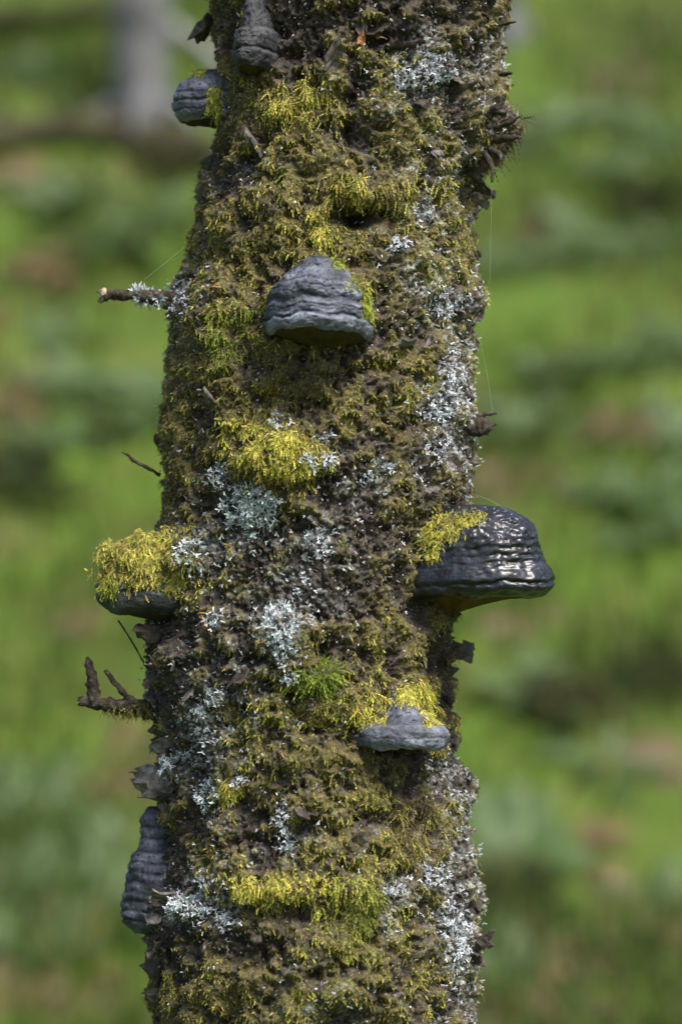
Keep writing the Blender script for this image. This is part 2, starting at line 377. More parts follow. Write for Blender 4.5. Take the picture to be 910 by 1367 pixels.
def bracket(label, tha, py, az, rows, grooves, tilt, drop, mats, rim, seed, pit=1.0, embed=14, dpow=1.15, yaw_slope=0.0):
    bmax = max(r_[2] for r_ in rows); yc = 0.0
    for _ in range(4):
        z = float(at(455, py, yc)[2]); R = float(rz(z)) - embed * PX
        C = np.array([float(cxz(z)) + R * math.sin(tha), -R * math.cos(tha), z])
        yc = C[1] - math.cos(az) * bmax * PX * 0.7
    PXl = PX * (yc + CAMD) / CAMD
    o = np.array([math.sin(az), -math.cos(az), 0]); up = np.array([0, 0, 1.0]); l = np.cross(up, o)
    rows = np.array(rows, float); rows[:, 0] -= py
    n = 110; v = np.interp(np.linspace(0, 1, n), np.linspace(0, 1, len(rows)), rows[:, 0])
    ker = np.hanning(11); ker /= ker.sum()
    def smooth(c):
        f = np.interp(np.linspace(0, 1, n), np.linspace(0, 1, len(rows)), c)
        return np.convolve(np.pad(f, 5, mode='reflect', reflect_type='odd'), ker, 'valid')
    v = smooth(rows[:, 0]); a = smooth(rows[:, 1]); b = smooth(rows[:, 2]) + embed
    phi = np.linspace(-math.radians(112), math.radians(112), 150)
    PH, Vv = np.meshgrid(phi, v); A = np.repeat(a[:, None], len(phi), 1); Bb = np.repeat(b[:, None], len(phi), 1)
    Q = np.stack([np.sin(PH) * A, np.cos(PH) * Bb, Vv], -1) / 100.0
    warp = 3.2 * noise(Q * np.array([1, 1, .35]), 3.2, seed) + 1.2 * noise(Q, 9, seed + 1)
    rel = 0 * Vv; zone = np.ones_like(Vv)
    for gy_, gd, gw in grooves:
        e = Vv - (gy_ - py) + warp
        rel -= gd * np.exp(-(e / gw) ** 2) * (0.75 + 0.9 * noise(Q, 4, seed + int(gy_)))
        rel += 0.35 * gd * np.exp(-((e - 2.6 * gw) / (1.7 * gw)) ** 2)
        zone *= 1 - 0.6 * np.exp(-(e / (1.3 * gw)) ** 2)
        zone *= 1 + 0.3 * np.exp(-((e - 2.8 * gw) / (1.6 * gw)) ** 2)
    top = 1 - sstep(0.25, 0.7, np.linspace(0, 1, n))[:, None]
    rel += 4.0 * noise(Q, 2.4, seed + 2) + 3.0 * noise(Q, 5.5, seed + 3) + 1.5 * noise(Q, 14, seed + 4) + 0.8 * noise(Q, 30, seed + 6)
    rel += pit * top * 3.2 * noise(Q, 10, seed + 12)
    pits = np.clip(noise(Q * np.array([1, 1, 1.8]), 22, seed + 5) - 0.12, 0, 1)
    rel -= pit * (0.35 + top) * 5.0 * pits
    zone *= 1 - 0.9 * pit * pits
    zone *= 1 + 0.75 * noise(Q * np.array([.25, .25, 1]), 8.5, seed + 20) + 0.3 * noise(Q, 5, seed + 21)
    k = 1 + rel / np.maximum(np.hypot(A, Bb), 12)
    lat = np.sin(PH) * A * k; out = np.cos(PH) * Bb * k
    # edge scallop
    Vs = Vv + (3.2 * noise(Q * np.array([1, 1, 0.1]), 3, seed + 7) + 2.2 * noise(Q * np.array([1, 1, 0.1]), 8, seed + 8)) * np.linspace(0, 1, n)[:, None] + yaw_slope * lat
    ct, st = math.cos(tilt), math.sin(tilt)
    def place(lat, out, vv):
        h = -vv; oo = out * ct - h * st; hh = out * st + h * ct
        return C + PXl * (lat[..., None] * l + oo[..., None] * o + hh[..., None] * up)
    Pc = place(lat, out, Vs)
    e = obj('bracket_fungus', None, label=label, cat='fungus', loc=tuple(C))
    ir = int(np.argmin(np.abs(v - (rim - py))))
    zc = np.repeat(zone[..., None], 3, -1)
    def part(nm, P, zo, m):
        nr, nc = P.shape[:2]
        obj(nm, mesh(nm, P - C, gridfaces(nr, nc)[:, ::-1], m, zone=zo.reshape(-1, 3)), e)
    part('cap', Pc[:ir + 1], zc[:ir + 1], mats[0])
    part('margin', Pc[ir:], zc[ir:], mats[1])
    ns = 30; s = np.linspace(1, 0.05, ns)[:, None]
    lip = np.sin(np.clip((1 - s) * 9, 0, 1) * math.pi / 2)
    la, ou = lat[-1][None] * s, out[-1][None] * s
    vv = Vs[-1][None] * (1 * s ** 0.3) + (Vs[-1].mean()) * (1 - s ** 0.3) + drop * (1 - s) ** dpow - 2.0 * lip * s
    vv = vv + 0.8 * noise(np.stack([la, ou, vv], -1), 0.09, seed + 9)
    part('pore_surface', place(la, ou, vv), np.ones((ns, len(phi), 3)), mats[2])
    du = np.gradient(Pc, axis=1); dv = np.gradient(Pc, axis=0)
    Nn = unit(np.cross(dv, du)); 
    if (Nn[n // 2, len(phi) // 2] @ o) < 0: Nn = -Nn
    return dict(P=Pc, N=Nn, C=C, o=o, e=e, area=np.linalg.norm(np.cross(dv, du), axis=-1))
def tha(px, py):
    t = 0.0
    for _ in range(5):
        Y = -0.13 * math.cos(t) - 0.02; q = at(px, py, Y); c = (float(q[0]) - float(cxz(q[2]))) / (float(rz(q[2])) - 14 * PX)
        t = math.asin(max(-0.999, min(0.999, c)))
    return t

b_top = bracket('narrow charcoal bracket fungus shaped like a hoof, facing outward high on the trunk', tha(347, 45), 45, tha(347, 45) * 0.5,
    [(-30,13,12),(-5,16,20),(20,20,27),(36,22,30),(43,28,37),(50,30,41),(62,30,43),(69,30,41),(76,31,43),(86,29,40),(93,24,33)],
    [(37,3,2.5),(69,4,1.8),(56,1.2,2)], math.radians(3), 6, (F_DARK, F_DARK, F_PORE), 70, 11, 0.5)
b_ledge = bracket('small blue-grey bracket fungus with moss on its back, beside the charcoal hoof fungus', math.radians(-82), 135, math.radians(-97),
    [(94,10,16),(102,26,30),(114,36,42),(126,42,50),(137,45,53),(141,44,52),(150,44,53),(159,41,49),(167,34,40)],
    [(128,1.5,1.6),(139,3.5,1.7),(152,2,1.6)], math.radians(2), 8, (F_GREY, F_PALE, F_PORE), 151, 23, 0.7)
b_mid = bracket('bell-shaped blue-grey bracket fungus with dark growth bands, moss along one edge', tha(425, 400), 400, tha(425, 400) + 0.08,
    [(337,13,6),(342,22,16),(351,33,28),(361,42,40),(372,52,52),(383,62,61),(392,69,67),(400,70,67),(408,69,65),(416,71,68),(424,70,66),(430,72,70),(438,73,71),(444,71,68),(448,66,62)],
    [(377,1.6,1.5),(388,2.4,1.8),(393,1.2,1.2),(404,4.2,4.0),(416,3.4,1.6),(420,1.2,1.2),(428,5.5,2.0)], math.radians(5), 17, (F_GREY, F_PALE, F_PORE), 430, 37, 1.0, yaw_slope=0.05)
b_wet = bracket('large glossy black bracket fungus, wet and ridged, with ochre underside', math.radians(66), 740, math.radians(56),
    [(674,28,34),(678,46,64),(686,60,86),(696,69,103),(710,76,115),(726,80,120),(744,82,123),(757,84,127),(766,87,134),(777,90,139),(787,87,137),(795,83,130),(799,75,118),(801,66,104)],
    [(725,2.4,1.6),(736,2.8,1.6),(746,3.0,1.6),(756,2.0,1.4),(783,4.6,2.6)], math.radians(2), 20, (F_WET, F_WET, F_PORY), 783, 51, 1.2, dpow=2.0)
b_mossy = bracket('blue-grey bracket fungus buried under a thick hood of yellow-green moss', math.radians(-66), 775, math.radians(-80),
    [(716,16,14),(722,32,38),(732,43,54),(746,50,68),(760,54,76),(774,57,80),(786,58,81),(794,56,79),(804,57,79),(814,52,73),(822,42,60)],
    [(792,3.5,2.0),(776,1.6,2.0)], math.radians(2), 10, (F_GREY, F_DARK, F_PORE), 796, 67, 0.5)
b_low = bracket('flat pale blue-grey bracket fungus with cracked thick rim, yellow moss draped over it', tha(532, 970), 970, tha(532, 970) * 0.75,
    [(918,10,4),(930,16,14),(942,22,26),(952,29,38),(960,37,48),(966,47,58),(970,57,65),(976,61,70),(984,62,71),(991,61,70),(997,58,66),(1000,52,58)],
    [(983,0.9,1.3)], math.radians(-1), 4, (F_GREY, F_PALE, F_PORE), 967, 83, 0.8, yaw_slope=0.02)
b_side = bracket('tall dull grey bracket fungus ringed with many fine ridges, low on the trunk', math.radians(-82), 1170, math.radians(-74),
    [(1078,14,2),(1092,24,14),(1110,28,13),(1132,33,16),(1142,38,22),(1152,43,26),(1172,46,31),(1195,48,35),(1215,47,37),(1228,43,35),(1238,36,28),(1243,28,19)],
    [(1103,2,2),(1118,2,2),(1136,3,2),(1150,2,2),(1163,2.2,2),(1176,2.2,2),(1189,2.2,2),(1201,2.4,2),(1213,3,2),(1226,3.5,2)], math.radians(1), 8, (F_MID, F_MID, F_PORE), 1214, 97, 0.6)

# ------------------------------------------------------------------ moss
def shoots(P, N, L, Wd, colr, down=0.55, spread=0.55, lift=0.5, seg=5, droop=0.7):
    n = len(P); r = rng.normal(size=(n, 3)); t = unit(r - N * np.sum(r * N, 1, keepdims=True))
    dn = np.array([0, 0, -1.0]) - N * (-N[:, 2:3]); dn = unit(dn + 1e-6)
    d = unit(dn * down + t * spread + N * lift * (0.5 + rng.random((n, 1))))
    s = np.linspace(0, 1, seg + 1)
    sp = P[:, None] + d[:, None] * (s[None, :, None] * L[:, None, None]) \
        + (np.array([0, 0, -1.0]) * 0.75 - N[:, None] * 0.35) * (s ** 2)[None, :, None] * (L * droop * (0.5 + rng.random(n)))[:, None, None]
    cu = unit(np.cross(d, N) + 0.5 * rng.normal(size=(n, 3))) * (L * rng.normal(size=n) * 0.45)[:, None]
    sp = sp + cu[:, None] * (s ** 2)[None, :, None]
    T = unit(np.gradient(sp, axis=1)); side = unit(np.cross(T, N[:, None] + 0.4 * rng.normal(size=(n, 1, 3))))
    wv = Wd[:, None] * np.array([0.75, 1.0, 0.95, 0.75, 0.45])[None, :seg]
    base = sp[:, 1:] * 0.55 + sp[:, :-1] * 0.45 + T[:, 1:] * (wv * 0.7)[..., None] + N[:, None] * (0.25 * wv)[..., None]
    lt = base + side[:, 1:] * wv[..., None]; rt = base - side[:, 1:] * wv[..., None]
    V = np.concatenate([sp, lt, rt], 1); nv = V.shape[1]
    k = np.arange(seg)
    f = np.concatenate([np.stack([k, k + 1, seg + 1 + k], 1), np.stack([k + 1, k, 2 * seg + 1 + k], 1)])
    F = (np.arange(n) * nv)[:, None, None] + f[None]
    g = np.concatenate([0.62 + 0.5 * s, np.tile(0.68 + 0.5 * s[1:], 2)])           # old stems dull, young tips pale
    cc = colr[:, None] * g[None, :, None]
    return V.reshape(-1, 3), F.reshape(-1, 3), np.clip(cc, 0, 1).reshape(-1, 3)
def pick(wt, n):
    w = wt.ravel(); c = np.cumsum(w); return np.minimum(np.searchsorted(c, rng.random(n) * c[-1]), len(w) - 1)
PAL = np.array([(0.085, 0.064, 0.042), (0.185, 0.15, 0.058), (0.33, 0.29, 0.072), (0.45, 0.41, 0.080), (0.54, 0.50, 0.090)])
def tint(t, n, hue=0.06):
    t = np.clip(t, 0, 0.999) * 4; i = t.astype(int); f = (t - i)[:, None]
    c = PAL[i] * (1 - f) + PAL[np.minimum(i + 1, 4)] * f
    c = c * (1 + 0.22 * rng.normal(size=(n, 1))).clip(0.5, 1.6)
    g = rng.normal(size=n) * hue
    return np.clip(c * np.stack([1 - g, 1 + g * 0.6, 1 - g], 1), 0.005, 0.8)
tp, tn = TP.reshape(-1, 3), TN.reshape(-1, 3); tpx, tpy = PXs.ravel(), PYs.ravel()
hue_f = fbm(B, 22, 3, 71).ravel(); grn_f = fbm(B, 45, 2, 77).ravel()
tone0 = look(LT, PXs, PYs).ravel()
parts_ = []
def add_moss(lst, idx, L0, L1, W0_, W1_, tone, green=0.0, **kw):
    n = len(idx); jit = rng.normal(size=(n, 3)) * 0.0007
    c = tint(tone, n)
    gm = np.clip(green, 0, 1) if np.ndim(green) else np.full(n, green)
    c = c * (1 - gm[:, None]) + gm[:, None] * np.array([0.20, 0.27, 0.035]) * (0.7 + 0.6 * rng.random((n, 1)))
    lst.append(shoots(tp[idx] + jit - tn[idx] * 0.0010, tn[idx], rng.uniform(L0, L1, n), rng.uniform(W0_, W1_, n), c, **kw))
def joined(lst):
    o_ = 0; Vs, Fs, Cs = [], [], []
    for V, F, c in lst:
        Vs.append(V); Fs.append(F + o_); Cs.append(c); o_ += len(V)
    return np.concatenate(Vs), np.concatenate(Fs), np.concatenate(Cs)
area = TAREA * FRONT * (1 - 0.93 * hole)
# feathery shoots of the main cover
i = pick(area * (1 - .85 * licm) * mossm ** 1.4 * (0.3 + 0.7 * moss_raw), 96000)
add_moss(parts_, i, .0015, .0046, .00045, .0010, 0.15 + 0.95 * tone0[i] + 0.45 * hue_f[i] + 0.17 * rng.normal(size=len(i)), spread=0.9, down=0.5, lift=0.5,
         green=0.6 * sstep(0.36, 0.6, grn_f[i]) * sstep(0.3, 0.6, tone0[i]))
# short dead brown fibres between the pads
i = pick(area * (1 - .8 * licm) * (1.05 - mossm), 28000)
add_moss(parts_, i, .002, .006, .0003, .0007, 0.10 * rng.random(len(i)) + 0.22 * tone0[i], spread=0.9, lift=0.5)
V, F, c = joined(parts_)
obj('moss', mesh('moss', V, F, M_MOSS, True, col=c), kind='stuff', label='olive and yellow-green feathery moss growing over the birch bark', cat='moss')
def pad(label, spots, n, tone, L, Wd, green=0.0, name='moss_cushion', **kw):
    m = sum(k * np.exp(-((PXs - x) / rx) ** 2 - ((PYs - y) / ry) ** 2) for (x, y, rx, ry, k) in spots) * area * (0.06 + sstep(-0.25, 0.25, w1 + w2 * .7)) * (0.25 + padm) * (np.abs(TH) < 1.6)
    i = pick(m, n); l_ = []
    add_moss(l_, i, L[0], L[1], Wd[0], Wd[1], tone - 0.10 + 0.14 * rng.normal(size=n) + 0.45 * hue_f[i], green=green, **kw)
    V, F, c = joined(l_); ctr = V.mean(0)
    obj(name, mesh(name, V - ctr, F, M_MOSS, True, col=c), loc=tuple(ctr), label=label, cat='moss', group='moss cushions on the trunk')
pad('bright yellow moss cushion bulging above the big grey rosette lichen', [(345,600,42,26,1),(385,612,38,24,1),(330,575,30,16,.8)], 3400, 0.86, (.003, .008), (.0007, .0013))
pad('olive moss spreading from the moss-hooded bracket onto the bark', [(258,752,28,26,1),(240,715,22,12,.8)], 1300, 0.66, (.002, .006), (.0006, .0012))
pad('vivid green spiky moss tuft between white lichen and the flat pale bracket', [(425,907,22,13,1)], 420, 0.7, (.008, .014), (.0005, .0009), 0.95, lift=1.3, down=0.1, droop=0.35)
pad('yellow moss fringe hanging above the dark hollow in the bark', [(480,252,60,14,1),(425,290,20,24,.8)], 2200, 0.74, (.004, .009), (.0007, .0012), down=0.9, spread=0.35)
pad('olive moss shelf jutting out below a grey speckled lichen, above bare dark bark', [(400,1180,70,16,1),(340,1190,30,14,.8)], 1900, 0.74, (.003, .0065), (.0007, .0012))
pad('green and yellow leafy moss beside the shelf of olive moss', [(465,1210,34,26,1)], 1100, 0.72, (.007, .013), (.0006, .0011), 0.45, lift=0.9)
pad('rusty orange-brown moss patch on the bark under the flat pale bracket', [(565,1100,28,32,1)], 1000, 0.45, (.005, .009), (.0006, .001), 0.0)
pad('bright green moss tufts on the bark beside the bell-shaped bracket', [(308,440,22,14,1),(315,405,26,10,.6),(305,470,16,12,.7)], 560, 0.7, (.005, .010), (.0005, .0009), 0.7, lift=1.0)
pad('round yellow moss ball beside a branched white lichen', [(303,1058,13,13,1)], 460, 0.82, (.005, .010), (.0006, .0011))
pad('golden moss clump under the charcoal hoof fungus', [(395,135,28,20,1)], 800, 0.70, (.006, .011), (.0006, .0011))
def moss_on(br, mask, n, tone, green, label, L=(.005, .011), Wd=(.0006, .0012), extra=None, gate=0.25, **kw):
    P, N = br['P'].reshape(-1, 3), br['N'].reshape(-1, 3)
    qx, qy = proj(P); wt = mask(qx, qy) * br['area'].ravel() * (np.sum(N * (CAM - P), 1) > -0.4)
    wt = wt * (gate + sstep(-0.15, 0.25, fbm(P, 60, 2, 5)))
    i = pick(wt, n); c = tint(tone + 0.13 * rng.normal(size=n) + 0.25 * fbm(P[i], 70, 2, 9), n)
    c = c * (1 - green) + green * np.array([0.26, 0.33, 0.035]) * (0.7 + 0.6 * rng.random((n, 1)))
    lst = [shoots(P[i] + (extra(qx[i], qy[i], N[i]) if extra else 0), N[i], rng.uniform(*L, n), rng.uniform(*Wd, n), c, **kw)]
    V, F, cc = joined(lst); ctr = V.mean(0)
    obj('moss_cushion', mesh('moss_cushion', V - ctr, F, M_MOSS, True, col=cc), loc=tuple(ctr), label=label, cat='moss', group='moss cushions on the brackets')
g2 = lambda x, y, rx, ry: (lambda qx, qy: np.exp(-((qx - x) / rx) ** 4 - ((qy - y) / ry) ** 4))
def gsum(*fs): return lambda qx, qy: sum(f(qx, qy) for f in fs)
hood = lambda qx, qy, N: N * (rng.random((len(qx), 1)) ** 0.7 * (0.004 + 0.008 * sstep(-.15, .3, fbm(np.stack([qx, qy, 0 * qx], -1), .03, 2, 3)))[:, None] * np.exp(-((qy - 745) / 40) ** 4)[:, None])
moss_on(b_mossy, lambda x, y: (g2(220,745,50,33)(x, y) + 1.6 * g2(168,738,26,32)(x, y) + g2(250,765,25,26)(x, y)) * (y < 796) * (1 - g2(140,790,16,22)(x, y)), 6400, 0.64, 0.0, 'thick yellow-green moss hood over the buried left-hand bracket fungus'.replace('left-hand ', ''), (.002, .006), (.0007, .0013), extra=hood, gate=2.0, spread=.9)
moss_on(b_mossy, g2(146,772,9,14), 340, 0.9, 0.55, 'lime-green moss tip creeping down the grey edge of the mossy bracket', (.005, .010))
moss_on(b_mid, gsum(g2(488,402,7,20), g2(472,375,8,10), g2(452,350,9,6)), 520, 0.8, 0.75, 'bright green moss strip along the edge of the bell-shaped bracket', (.004, .008))
moss_on(b_low, lambda x, y: ((g2(575,954,12,22)(x, y) + g2(545,928,14,11)(x, y) + g2(502,953,17,10)(x, y)) * (y < 968)), 1500, 0.95, 0.0, 'pale yellow moss draped over the flat cracked bracket', (.004, .008), (.0005, .001), down=0.8, spread=0.5, lift=0.2)
pad('pale yellow moss beside and above the flat cracked bracket', [(590,962,10,26,1),(572,932,14,14,.8),(490,955,16,12,1),(515,930,14,12,.8),(545,915,18,8,.8)], 1500, 0.93, (.004, .009), (.0005, .001))
moss_on(b_wet, gsum(g2(585,700,34,18), g2(572,728,14,18), g2(622,690,22,10)), 1700, 0.66, 0.12, 'yellow-green moss on the shoulder of the glossy black bracket', (.002, .006))
moss_on(b_ledge, gsum(g2(287,128,8,24), g2(268,97,9,4)), 220, 0.62, 0.5, 'dark green moss on the back of the small blue-grey bracket', (.004, .009))

# ------------------------------------------------------------------ lichen
def lobes(P, N, D, L, Wd, colr, curl=0.5):
    n = len(P); Sd = unit(np.cross(N, D)); U = unit(np.cross(D, Sd)); 
    L = L[:, None]; Wd = Wd[:, None]; j = lambda a: a * (1 + 0.3 * rng.normal(size=(n, 1)))
    fan = j(0.85)
    m = P + D * L * .5 + U * L * 0.08
    tl = P + D * L * j(.92) - Sd * Wd * fan * 1.5 + U * L * curl * rng.random((n, 1))
    tr = P + D * L * j(.92) + Sd * Wd * fan * 1.5 + U * L * curl * rng.random((n, 1))
    V = np.stack([P - Sd * Wd * .45, P + Sd * Wd * .45, m - Sd * Wd * .7, m + Sd * Wd * .7, m + D * L * .14,
                  tl - Sd * Wd * .55, tl + Sd * Wd * .4 + D * L * .08, tr - Sd * Wd * .4 + D * L * .08, tr + Sd * Wd * .55], 1)
    f = np.array([(0, 1, 3), (0, 3, 2), (2, 3, 4), (2, 4, 6), (2, 6, 5), (4, 3, 8), (4, 8, 7)])
    F = (np.arange(n) * 9)[:, None, None] + f[None]
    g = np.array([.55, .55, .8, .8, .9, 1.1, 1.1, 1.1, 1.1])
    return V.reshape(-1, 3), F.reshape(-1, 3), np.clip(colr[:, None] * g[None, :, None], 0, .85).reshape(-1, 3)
def lich_cols(n, green): 
    c = np.array([0.57, 0.60, 0.65]) * (1 - green) + np.array([0.47, 0.57, 0.54]) * green
    return c * (0.70 + 0.45 * rng.random((n, 1)))
def lichen(px, py, rx, ry, n, label, green=0.3, size=1.0, spot=None):
    n = int(n * 1.7); wt = np.exp(-(((PXs - px) / rx) ** 2 + ((PYs - py) / ry) ** 2) ** 2 * 1.1) * area * (np.abs(TH) < 1.55) * (0.03 + sstep(0.0, 0.22, w2 + 0.4 * w1))
    i = pick(wt, n); P, N = tp[i], tn[i]; ctr, _, _ = surf(px, py)
    away = P - ctr; away = away - N * np.sum(away * N, 1, keepdims=True)
    D = unit(unit(away + 1e-5) * 0.8 + 0.8 * rng.normal(size=(n, 3)) + N * 0.35 + np.array([0, 0, -0.2]))
    Nn = unit(N + 0.3 * rng.normal(size=(n, 3)))
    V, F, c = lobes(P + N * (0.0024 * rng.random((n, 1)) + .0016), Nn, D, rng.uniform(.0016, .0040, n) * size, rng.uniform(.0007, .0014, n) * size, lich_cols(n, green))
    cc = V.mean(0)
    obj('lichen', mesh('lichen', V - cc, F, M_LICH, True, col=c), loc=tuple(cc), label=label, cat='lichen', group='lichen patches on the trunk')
for a in LICHENS:
    lichen(a[0], a[1], a[2], a[3], a[4], a[5], a[6], a[7])
# the uncountable flecks
i = pick(area * sstep(0.05, 0.6, look(LL, PXs, PYs)) * (0.12 + sstep(0, .25, w2)), 6500); n = len(i); N = tn[i]
D = unit(rng.normal(size=(n, 3)) + N * 0.4)
V, F, c = lobes(tp[i] + N * .0025, unit(N + 0.6 * rng.normal(size=(n, 3))), D, rng.uniform(.0015, .004, n), rng.uniform(.0005, .0011, n), lich_cols(n, 0.05) * 0.9)
obj('lichen_flecks', mesh('lichen_flecks', V, F, M_LICH, True, col=c), kind='stuff', label='tiny pale lichen flecks sprinkled over the bark', cat='lichen')

# crumbs of bark, straw and dead leaf in the moss; palest ones painted as glints
i = pick(area * (1 - .7 * licm) * (0.35 + 0.65 * (1 - mossm)), 14000); n = len(i); N = tn[i]
k_ = rng.random(n); cc = np.where(k_[:, None] < .45, np.array([.04, .030, .024]), np.where(k_[:, None] < .80, np.array([.24, .20, .14]), np.array([.46, .46, .45]))) * (.6 + .8 * rng.random((n, 1)))
D = unit(rng.normal(size=(n, 3)) + N * .3); sd = unit(np.cross(D, N + .8 * rng.normal(size=(n, 3)))); l_ = rng.uniform(.0010, .0032, (n, 1)); w_ = rng.uniform(.0003, .0008, (n, 1)); P = tp[i] + N * .0022
V = np.stack([P - sd * w_, P + sd * w_, P + D * l_ + sd * w_ * .6, P + D * l_ * .8 - sd * w_, P + D * l_ * .5 + N * w_], 1)
f = np.array([(0, 1, 4), (1, 2, 4), (2, 3, 4), (3, 0, 4)]); F = ((np.arange(n) * 5)[:, None, None] + f[None]).reshape(-1, 3)
obj('bark_crumbs', mesh('bark_crumbs', V.reshape(-1, 3), F, M_LICH, False, col=np.repeat(cc, 5, 0)), kind='stuff', label='crumbs of bark and straw caught in the moss, palest ones painted as glints', cat='debris')

# ------------------------------------------------------------------ loose bark
def flake_mesh(nm, w, h, curl, seed, m, nu=5, nv=4, thick=0.0016):
    r = np.random.default_rng(seed)
    u, v = np.meshgrid(np.linspace(-.5, .5, nu), np.linspace(0, 1, nv))
    edge = (np.abs(u) > .45) | (v > .9)
    x = u * w * (1 - 0.25 * v) + edge * r.normal(size=u.shape) * w * .09
    z = v * h + edge * r.normal(size=u.shape) * h * .12
    y = -(v ** 2) * h * curl - (u ** 2) * w * curl * 0.8 + r.normal(size=u.shape) * .0006
    P = np.stack([x, y, z], -1); Q = P + np.array([0, thick, 0])
    V = np.concatenate([P.reshape(-1, 3), Q.reshape(-1, 3)]); k = nu * nv
    F = gridfaces(nv, nu); Fb = F[:, ::-1] + k
    ring = [j for j in range(nu)] + [r_ * nu + nu - 1 for r_ in range(1, nv)] + [(nv - 1) * nu + j for j in range(nu - 2, -1, -1)] + [r_ * nu for r_ in range(nv - 2, 0, -1)]
    side = np.array([(ring[q], ring[(q + 1) % len(ring)], ring[(q + 1) % len(ring)] + k, ring[q] + k) for q in range(len(ring))])[:, ::-1]
    return mesh(nm, V, np.concatenate([F, Fb, side]), m, False)
def orient(o, x, y, z, p):
    M = Matrix(((x[0], y[0], z[0], p[0]), (x[1], y[1], z[1], p[1]), (x[2], y[2], z[2], p[2]), (0, 0, 0, 1))); o.matrix_world = M
FL = [flake_mesh('bark_flake', 0.011 * (0.8 + .5 * q / 7), 0.008 + .0012 * (q % 4), 0.35 + .12 * (q % 3), 200 + q, M_FLAKE if q % 2 else M_FLAKED) for q in range(8)]
def put_flake(me, p, n, up_ang, tilt, parent=birch, nm='bark_flake'):
    n = np.array(n); t = np.cross([0, 0, 1.0], n); t /= max(np.linalg.norm(t), 1e-6); u = np.cross(n, t)
    z = u * math.cos(up_ang) + t * math.sin(up_ang)
    z = z * math.cos(tilt) + n * math.sin(tilt); z /= np.linalg.norm(z)
    x = np.cross(-n, z); x /= np.linalg.norm(x); y = np.cross(z, x)
    o = obj(nm, me, parent); orient(o, x, y, z, np.array(p) - n * .0015); return o
wt = area * (1.02 - mossm) ** 2 * (0.4 + 1.6 * np.exp(-((PXs - 215) / 45.) ** 2) + 1.4 * np.exp(-((PXs - 635) / 40.) ** 2)) * (np.abs(TH) < 1.75)
for q, j in enumerate(pick(wt, 190)):
    put_flake(FL[q % 8], tp[j], tn[j], rnd.uniform(-2.2, 2.2), rnd.uniform(0.25, 1.0))
# larger ragged plates that break the outline (pixel, size in mm, tilt, turn, dark?)
for q, (x, y, w, h, an, ti, dk) in enumerate([(212,1036,34,36,1.3,.95,0),(206,1048,28,32,1.75,.9,0),(212,988,20,28,1.5,1.0,0),(218,1070,16,20,0.4,.8,1),(204,1255,26,24,2.6,.8,1),
        (204,1290,34,26,1.5,.9,1),(203,1305,30,18,1.8,.9,1),(207,1275,22,18,1.2,.9,1),(212,1330,20,18,2.0,.7,1),(242,1192,22,16,2.9,.9,0),(250,1178,18,16,2.4,.8,1),(222,1195,22,18,2.8,1.0,0),
        (638,1205,18,16,-1.0,1.0,1),(640,1258,22,18,-1.9,1.0,1),(641,1275,16,16,-2.3,.9,1),(632,560,16,14,-1.2,.9,0),(636,215,22,18,-2.2,.8,1),(637,245,22,20,-2.6,.7,1),(636,265,18,18,-2.4,.9,0),
        (640,285,12,12,-1.6,.8,0),(614,965,12,12,-2.0,1.0,0),(616,990,14,12,-2.2,1.0,0),(617,940,12,10,-1.5,.8,1),(560,638,14,12,2.9,.7,0),(575,650,20,12,2.8,.8,0),(545,655,16,10,3.0,.8,0),
        (278,22,18,22,2.9,.12,1),(284,5,18,22,3.0,.15,1),(345,880,26,14,3.0,.6,1),(320,895,22,14,2.9,.5,1),(405,1080,22,12,3.0,.6,1),(540,55,34,14,2.9,.6,1),(505,30,26,12,3.1,.6,1),
        (545,458,24,9,3.0,1.0,0),(200,850,16,22,1.6,.6,1),(622,870,18,20,-1.6,.7,1),(618,900,16,18,-1.9,.6,1),(440,95,14,24,0.2,.25,0),(335,205,12,22,0.5,.3,0),(275,545,14,22,.3,.3,0),(262,600,12,18,.2,.3,0)]):
    p, n, b_ = surf(x, y)
    me = flake_mesh('bark_flake', w / 1000, h / 1000, 0.35 + 0.25 * rnd.random(), 900 + q, M_FLAKED if dk else M_FLAKE, 6, 5, 0.0022)
    put_flake(me, p, unit(np.array([n[0], n[1], n[2] * 0.3])), an, ti)

# ------------------------------------------------------------------ dead branches and twigs
def tube(pts, rad, seg=12, sub=10, seed=0, rough=0.24, nf=170, jag=0.9):
    pts = np.array(pts, float); rad = np.array(rad, float); n = (len(pts) - 1) * sub + 1
    tt = np.linspace(0, len(pts) - 1, n); c = np.stack([np.interp(tt, np.arange(len(pts)), pts[:, k]) for k in range(3)], 1)
    if n > 8:
        ker = np.hanning(7); ker /= ker.sum()
        c = np.stack([np.convolve(np.pad(c[:, k], 3, mode='reflect', reflect_type='odd'), ker, 'valid') for k in range(3)], 1)
    r = np.interp(tt, np.arange(len(pts)), rad)
    T = unit(np.gradient(c, axis=0)); ref = np.array([0.2, -0.9, 0.3]); X = unit(np.cross(T, ref)); Y = np.cross(T, X)
    a = np.linspace(0, 2 * math.pi, seg, endpoint=False)
    ring = X[:, None] * np.cos(a)[None, :, None] + Y[:, None] * np.sin(a)[None, :, None]
    P0 = c[:, None] + ring * r[:, None, None]
    P = P0 + ring * (r[:, None] * rough * 2 * fbm(P0, nf, 3, seed))[..., None]
    jg = np.random.default_rng(seed + 3).uniform(-.5, 1.3, seg) * r[-1] * jag; P[-1] += T[-1] * jg[:, None]; P[-2] += T[-1] * jg[:, None] * .4
    V = np.concatenate([P.reshape(-1, 3), c[-1:] + T[-1] * r[-1] * (.35 - .5 * jag)]); F = gridfaces(n, seg, True)
    k = (n - 1) * seg; last = len(V) - 1
    capf = np.array([(k + j, k + (j + 1) % seg, last, last) for j in range(seg)])
    return V, F, capf
